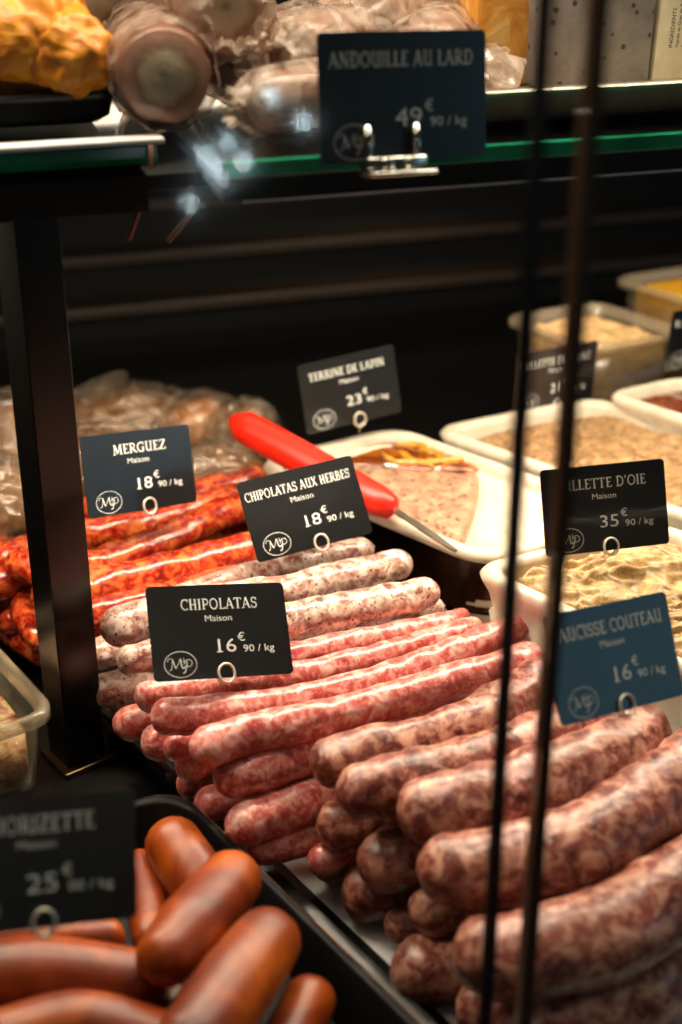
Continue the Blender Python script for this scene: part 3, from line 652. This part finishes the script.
# vacuum bags of cooked meat behind the merguez
BG=[((20,445),1.30,.050,(1,.8,.95),M['bagmeat'],'brown vacuum bag of meat left behind the black post'),
((120,425),1.38,.055,(1.3,.8,.62),M['bagmeat'],'large crumpled bag of meat right of the black post'),
((90,462),1.20,.042,(1.25,.8,.7),M['bagmeat'],'flat bag of meat partly hidden by the merguez card'),
((200,428),1.38,.040,(1.1,.8,.75),M['orangemeat'],'orange tinted bagged meat at the middle of the bags'),
((243,436),1.30,.033,(1,.8,.95),M['bagmeat'],'round bag of meat nearest the red knife handle'),
((215,468),1.19,.030,(1.5,.8,.7),M['bagmeat'],'low shiny bag of meat just behind the merguez'),
((0,505),1.14,.040,(1,.8,.95),M['bagmeat'],'beige vacuum bag at the left edge behind the merguez')]
for i,(px,dep,r,sq,mt,lab) in enumerate(BG):
    c=D(px[0],px[1],dep); c.z=max(c.z,r*sq[2]*.9)
    e=empty('vacuum_bag',Vector((c.x,c.y,c.z-r*sq[2])),lab,'bag of meat','bagged meats behind the merguez')
    bm=bmesh.new(); blob(bm,c,r*.9,.16,2.2,i*5,4,sq,.4); obj('bagged_meat',bm,mt,e)
    bm=bmesh.new(); blob(bm,c,r*1.03,.13,3.0,i*7+2,5,(sq[0]*1.04,sq[1]*1.04,sq[2]*1.05),.4,ridge=True)
    # gathered plastic neck
    n=12; rings=[]; dirn=Vector((random.Random(i).uniform(-.5,.9),-.2,.75)).normalized(); s=dirn.cross(Vector((0,1,0))).normalized(); w=dirn.cross(s)
    for j in range(8):
        t=j/7; rad=r*(.55-.75*t+1.15*t*t)*.62; cen=c+dirn*(r*.62*min(sq)+r*.5*t); rings.append([bm.verts.new(cen+(s*math.cos(a*2*math.pi/24)*1.1+w*math.sin(a*2*math.pi/24)*.45)*rad*(1+.3*noise.noise(Vector((a*.9,j*.5,i))))) for a in range(24)])
    for g,h in zip(rings,rings[1:]):
        for k in range(24): bm.faces.new((g[k],g[(k+1)%24],h[(k+1)%24],h[k]))
    obj('plastic_film',bm,M['film'],e)
# ---------------------------------------------------------------- post
pc=W(75,757,0); e=empty('support_post',Vector((pc.x,pc.y,0)),'square black upright post carrying the upper shelf','post')
pU,pV=az(52),az(-30)
ctr=W(78,757,0)+Vector((0,0,0)); ps=.0275
bm=bmesh.new(); box(bm,ctr+Vector((0,0,.192)),ps,ps,.382,pU,pU.cross(Vector((0,0,1)))*-1,bev=.0008); obj('square_tube',bm,M['post'],e,False)
bm=bmesh.new(); box(bm,ctr+Vector((0,0,.002)),.037,.037,.004,pU,pU.cross(Vector((0,0,1)))*-1,bev=.0008); obj('foot_plate',bm,M['bronze'],e,False)
# ---------------------------------------------------------------- upper shelf
A=73; sU=az(A); sV=az(A-90); ZS=.57-.155
def ShP(s,d,z): p=Vector((.0,.724,0))+sU*s+sV*d; p.z=z; return p
def slab(name,s0,s1,d0,d1,z0,z1,mat,parent=None,bev=0):
    bm=bmesh.new(); c=(ShP(s0,d0,z0)+ShP(s1,d1,z1))/2; box(bm,c,s1-s0,d1-d0,z1-z0,sU,sV,bev=bev); return obj(name,bm,mat,parent,False)
def S_of(u,v,z): # shelf coordinate s,d of a pixel at height z
    p=W(u,v,z)-Vector((0,.724,0)); p.z=0; return p.dot(sU),p.dot(sV)
s0,d0=S_of(215,155,ZS); s1=.62
e=empty('glass_shelf',ShP(s0,0,ZS-.010),'long upper glass shelf with a green front edge','shelf')
slab('glass_plate',s0,s1,.003,.30,ZS-.008,ZS,M['glass'],e)
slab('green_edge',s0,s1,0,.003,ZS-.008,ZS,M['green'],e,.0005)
slab('under_shelf_bar',s0,s1,.004,.03,ZS-.0205,ZS-.009,M['matteblack'],e)
slab('bright_lip',s0+.01,s1,.0030,.005,ZS-.0212,ZS-.0204,M['paper'],e)
slab('shelf_base_panel',s0,s1,.03,.30,ZS-.018,ZS-.009,M['matteblack'],e)
sl,dl=S_of(157,140,ZS-.002)
e=empty('glass_shelf',ShP(sl,-.02,ZS-.016),'short thick glass shelf end at the upper left','shelf')
slab('glass_plate',-.50,sl,dl+.003,.30,ZS-.014,ZS-.0045,M['glass'],e)
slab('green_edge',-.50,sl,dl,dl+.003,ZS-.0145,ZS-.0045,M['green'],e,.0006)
slab('under_shelf_bar',-.50,sl-.01,dl+.02,.05,ZS-.034,ZS-.015,M['matteblack'],e)
slab('shelf_base_panel',-.50,s0+.01,.05,.30,ZS-.022,ZS-.015,M['matteblack'],e)
tag(slab('paper_strip',-.50,sl+.004,dl-.001,dl+.012,ZS-.0042,ZS-.0010,M['paper'],None,.0008),'white paper strip on the short shelf under the black dish','paper')
# two hooked copper hangers below the shelf joint
for i,(u0,v0,u1,v1,lab) in enumerate(((152,172,128,240,'left copper-coloured bracket rod under the shelf joint'),(192,212,168,242,'right copper-coloured bracket rod under the shelf joint'))):
    bm=bmesh.new(); a=D(u0,v0,.76); b=D(u1,v1,.76); c=D(u1-18,v1+6,.765); tube(bm,[a+Vector((0,0,.014)),a,b],.0012,8); tag(obj('bracket_rod',bm,M['copper']),lab,'bracket')
# LED strip housing
slab_o=slab('light_housing',-.36,.58,.125,.165,ZS-.034,ZS-.024,M['matteblack']); tag(slab_o,'slim black light housing fixed beneath the upper shelf','light fitting')
def area(name,loc,rot,sx,sy,power,col,spread=180):
    l=bpy.data.lights.new(name,'AREA'); l.shape='RECTANGLE'; l.size=sx; l.size_y=sy; l.energy=power; l.color=col; l.spread=math.radians(spread)
    o=bpy.data.objects.new(name,l); COL.objects.link(o); o.location=loc; o.rotation_euler=rot; return o
WARM=(1,.83,.64)
area('case_light',ShP(.11,.145,ZS-.037),(0,0,math.radians(90-A)),.92,.022,7.9,WARM)
area('back_light',ShP(.30,.46,ZS+.05),(math.radians(-8),0,math.radians(90-A)),.9,.05,.8,(1,.8,.6))
area('shelf_light',ShP(.08,.10,ZS+.40),(0,0,math.radians(90-A)),.9,.12,8,(1,.86,.68))
# ---------------------------------------------------------------- goods on the upper shelf
ZT=ZS+.001
# fritters on black dish
dq=[S_of(-60,128,ZT),S_of(127,118,ZT)]
def sq(s0,s1,d0,d1): return q2(ShP(s0,d0,0),ShP(s1,d0,0),ShP(s1,d1,0),ShP(s0,d1,0))
sA=S_of(122,126,ZT); q=sq(-.42,sA[0],sA[1]+.004,sA[1]+.15)
tray('black_dish',q,ZT+.018,ZT,.004,'shallow black dish holding golden fritters on the upper shelf',M['blacktray'],'dish',r=.012)
for i,(u,v,dep,r,lab) in enumerate(((22,40,.775,.030,'left golden yellow fritter heaped on the black dish'),(72,56,.77,.023,'right golden yellow fritter on the black dish'),(-30,60,.79,.028,'golden fritter cut off by the left frame edge'),(48,22,.82,.024,'golden fritter at the back of the heap'))):
    c=D(u,v,dep); c.z=max(c.z,ZT+.006+r*.75) if i in(1,2) else c.z
    bm=bmesh.new(); blob(bm,c,r,.15,2.0,i*9+1,5,(1,.9,1)); tag(obj('fritter',bm,M['fritter']),lab,'fritter','golden fritters on the black dish')
# wrapped andouilles
AN=[((165,86),.76,.0255,'andouille with its ringed end facing out, nearest the black dish'),((226,8),.77,.0255,'andouille lying on top, its pale end at the upper edge'),((298,62),.785,.022,'small wrapped andouille left of the large price card'),((352,22),.82,.024,'andouille behind the large price card'),((92,-6),.86,.030,'andouille behind the golden fritters'),((425,66),.81,.024,'andouille hidden behind the large price card, tail end at its right'),((262,110),.752,.0155,'thin wrapped andouille end lowest on the shelf, left of the large card'),((232,66),.82,.020,'wrapped andouille in shade between the two ringed ends')]
for i,(px,dep,r,lab) in enumerate(AN):
    c=D(px[0],px[1],dep); ax=(az([-10,-22,35,25,-30,10,50,20][i])+Vector((0,0,[.0,.12,.05,.05,.1,0,0,0][i]))).normalized()
    if i in (0,6): c.z=ZT+r*1.1
    Rm=ax.to_track_quat('Z','Y').to_matrix()
    e=empty('wrapped_andouille',c,lab,'andouille','wrapped andouilles heaped on the upper shelf',rot=Rm)
    bm=bmesh.new(); Lh=.15; pts=[Vector((0,0,z)) for z in (0,.002,.006,.03,.07,.11,.14,.15)]; tube(bm,pts,[r*.9,r*.96,r,r*1.02,r,r,r*.95,r*.6],28,True,.002,seed=i*3); obj('andouille_body',bm,radial('andouille_slice_%d'%i,r),e,True,local=True)
    bm=bmesh.new(); rings=[]; rnd=random.Random(i)
    prof=[(-.022,.55),(-.016,.40),(-.008,.75),(-.002,1.06),(.01,1.12),(.03,1.1),(.06,1.12),(.10,1.1),(.14,1.08),(.16,.5),(.175,.8)] if i!=0 else [(-.004,1.02),(0,1.07),(.01,1.12),(.03,1.1),(.06,1.12),(.10,1.1),(.14,1.08),(.16,.5),(.175,.8)]
    for j,(z,k) in enumerate(prof):
        ring=[]
        for a in range(48):
            th=a*2*math.pi/48; w=Vector((math.cos(th)*2.4,math.sin(th)*2.4,z*40+i*7)); h=abs(noise.noise(w))*.22+abs(noise.noise(w*2.7))*.12
            ring.append(bm.verts.new((math.cos(th)*r*(k+h*(.8 if k>1 else 1.6)),math.sin(th)*r*(k+h*(.8 if k>1 else 1.6)),z+.006*noise.noise(w*1.3))))
        rings.append(ring)
    for g,h in zip(rings,rings[1:]):
        for k in range(48): bm.faces.new((g[k],g[(k+1)%48],h[(k+1)%48],h[k]))
    obj('plastic_wrap',bm,M['wrap'],e,True,local=True)
# loose film skirt right of the big card
def sheet(pts,amp,seed,label):
    bm=bmesh.new(); n=26; g=[]
    for i in range(n+1):
        row=[]
        for j in range(n+1):
            s,t=i/n,j/n; p=(pts[0]*(1-s)+pts[1]*s)*(1-t)+(pts[3]*(1-s)+pts[2]*s)*t; w=p*32+Vector((seed,0,seed)); h=1-2*abs(noise.noise(w))-.8*abs(noise.noise(w*2.3))
            row.append(bm.verts.new(p+Vector((.15,-1,.2)).normalized()*amp*h))
        g.append(row)
    for i in range(n):
        for j in range(n): bm.faces.new((g[i][j],g[i+1][j],g[i+1][j+1],g[i][j+1]))
    o=obj('plastic_sheet',bm,M['wrap']); md=o.modifiers.new('thickness','SOLIDIFY'); md.thickness=.0006; tag(o,label,'plastic film'); return o
zz=lambda p:Vector((p.x,p.y,max(p.z,ZT+.002)))
sheet([zz(D(470,45,.80)),zz(D(528,60,.84)),zz(D(505,128,.80)),zz(D(470,128,.79))],.006,3,'crumpled clear film to the right of the large price card')
sheet([zz(D(330,-10,.85)),zz(D(445,5,.88)),zz(D(430,30,.86)),zz(D(330,40,.84))],.008,8,'crumpled clear film above the large price card')
sheet([zz(D(175,-5,.84)),zz(D(215,-5,.86)),zz(D(300,100,.83)),zz(D(262,120,.81))],.007,13,'twisted strip of clear film running between the andouilles')
# steel tray with block and terrine
sB=S_of(450,122,ZT); q=sq(sB[0],.60,.034,.22)
tray('steel_tray',q,ZT+.020,ZT,.006,'shiny steel tray on the upper shelf holding the grey and golden blocks',M['steel'],'tray',r=.014)
zb=ZT+.0035
def block(name,u0,u1,v,dd,depth,h,mat,label,cat,bev=.004):
    p0=D(u0,v,dd); a=p0-Vector((0,.724,0)); a.z=0; s=a.dot(sU); d=a.dot(sV); p1=D(u1,v,dd+ (u1-u0)/F*dd*.3); b=p1-Vector((0,.724,0)); b.z=0; s2=b.dot(sU)
    bm=bmesh.new(); c=ShP((s+s2)/2,d+depth/2,zb+h/2); box(bm,c,s2-s,depth,h,sU,sV,bev=bev)
    bmesh.ops.subdivide_edges(bm,edges=bm.edges,cuts=3,use_grid_fill=True)
    for vv in bm.verts: vv.co+=Vector((1,1,.3))*.0015*noise.noise(vv.co*55)
    return tag(obj(name,bm,mat),label,cat)
block('golden_pate',474,533,75,.86,.07,.085,M['crust'],'golden crusted pate block beside the grey terrine','pate')
block('grey_terrine',540,652,80,.85,.08,.11,M['grey'],'grey speckled rind block standing in the steel tray','terrine')
o=block('labelled_pack',655,760,72,.87,.06,.12,M['cream'],'cream labelled pack with printed ingredients at the upper right corner','pack',.001)
# printing, on the front of the pack
p0=D(657,72,.87); a=p0-Vector((0,.724,0)); a.z=0; s=a.dot(sU); d=a.dot(sV)
bm=bmesh.new()
for i,(tx,cp) in enumerate((('INGREDIENTS',.0024),('Viande et Gras de Porc',.0020),('Poivre et Sel, Epices',.0020),('A conserver entre 0 et 4',.0020))): sans(bm,tx,.006+i*.0042,.0,cp,0,'LEFT',.00004,rot=math.radians(88))
Mx=Matrix(((sU.x,sV.x,0,0),(sU.y,sV.y,0,0),(0,0,1,0),(0,0,0,1)))
pos=ShP(s,d-.0024,zb+.022); bm.transform(Matrix.Translation(pos)@Mx)
pr=obj('printed_text',bm,M['ink'],o,False)
# ---------------------------------------------------------------- front glass with its two pane edges
G=73; gU=az(G); gV=az(G-90)
g1=D(515,512,.505); g2=D(560,512,.52)
def pane(c,s0,s1,z0,z1,label,edge_at,ew,mat):
    e=empty('front_glass',Vector((c.x,c.y,z0)),label,'glass pane')
    def b(nm,a,b_,th,m):
        bm=bmesh.new(); cc=Vector((c.x,c.y,(z0+z1)/2))+gU*(a+b_)/2; box(bm,cc,b_-a,th,z1-z0,gU,gV); obj(nm,bm,m,e,False)
    b('glass_sheet',s0,s1,.005,M['glass'])
    if edge_at=='R': b('edge_strip',s1,s1+ew,.006,mat)
    else: b('edge_strip',s0-ew,s0,.006,mat)
pane(g1,-.75,-.002,.06,.75,'large clear front glass pane left of the vertical joint','R',.004,M['gasket'])
pane(g2,.003,.55,.06,.75,'clear front glass pane right of the vertical joint','L',.0055,M['glassedge'])
# ---------------------------------------------------------------- setting
def st(o): o['kind']='structure'; return o
bm=bmesh.new(); box(bm,Vector((0,.9,-.03)),3.2,3.0,.06,sU,sV); st(obj('floor',bm,M['black'],smooth=False))
def BP(s,d,z): p=Vector((0,1.72,0))+sU*s+sV*d; p.z=z; return p
def bslab(name,s0,s1,d0,d1,z0,z1,mat,bev=0):
    bm=bmesh.new(); box(bm,(BP(s0,d0,z0)+BP(s1,d1,z1))/2,s1-s0,abs(d1-d0),z1-z0,sU,sV,bev=bev); return obj(name,bm,mat,None,False)
st(bslab('wall_back',-1.5,1.6,0,.03,-.0,1.3,M['matteblack']))
for i,zc in enumerate((.045,.105,.165)): st(bslab('trim_%d'%(i+1),-1.4,1.5,-.05,-.002,zc,zc+.012,M['brownrail'],.002))
# closed cabinet front above the slatted wall
st(bslab('trim_4',-1.4,1.5,-.10,-.002,.235,.262,M['panel'],.003))
o=bslab('wooden_board',.10,.62,-.30,-.11,.264,.290,M['wood'],.004); tag(o,'pale brown board lying on the back ledge at the right','board')
o=bslab('serving_board',-.52,-.12,-.28,-.11,.264,.276,M['panel'],.003); tag(o,'dim brown board lying on the back ledge at the left','board')
st(bslab('wall_upper',-1.5,1.6,.031,.05,.0,1.3,M['matteblack']))
# ---------------------------------------------------------------- shop lights
area('shop_window',(2.5,.12,.78),(math.radians(86),0,math.radians(94)),1.2,1.0,3.6,(.35,.72,1))
area('shop_ceiling_light',(-.3,.35,1.75),(math.radians(8),0,0),1.0,.5,3,(1,.8,.58))
w=bpy.data.worlds.new('world'); SC.world=w; w.use_nodes=True; w.node_tree.nodes['Background'].inputs[0].default_value=(.9,.8,.7,1); w.node_tree.nodes['Background'].inputs[1].default_value=.02
# unseen bulbs added behind the viewer so their glints show in the front pane
t=NT('lit_bulb'); t.P(Base_Color=(1,1,1,1)); t.p.inputs['Emission Color'].default_value=(.72,.95,1,1); t.p.inputs['Emission Strength'].default_value=150; M['bulb']=t.m
cp=Vector((0,0,H)); gn=gV.copy()
for i,(u,v,br) in enumerate(((270,95,1.2),(303,121,1),(203,153,.9),(212,164,1.3),(226,141,.8),(242,161,1.2),(220,180,.7),(190,202,.6))):
    ray=(D(u,v,1)-cp).normalized(); tt=(g1-cp).dot(gn)/ray.dot(gn); hit=cp+ray*tt; rf=ray-gn*2*ray.dot(gn); p=hit+rf*3.0
    e=empty('glint_bulb',p,'small unseen lit bulb added behind the viewer for a glint in the front glass','lamp','bulbs added behind the viewer for glints')
    bm=bmesh.new(); blob(bm,p,.009*br**.5,0,1,0,2); obj('glowing_globe',bm,M['bulb'],e)
    bm=bmesh.new(); tube(bm,[p+Vector((0,0,.010)),p+Vector((0,0,.022))],.006,10); obj('lamp_cap',bm,M['steel'],e)
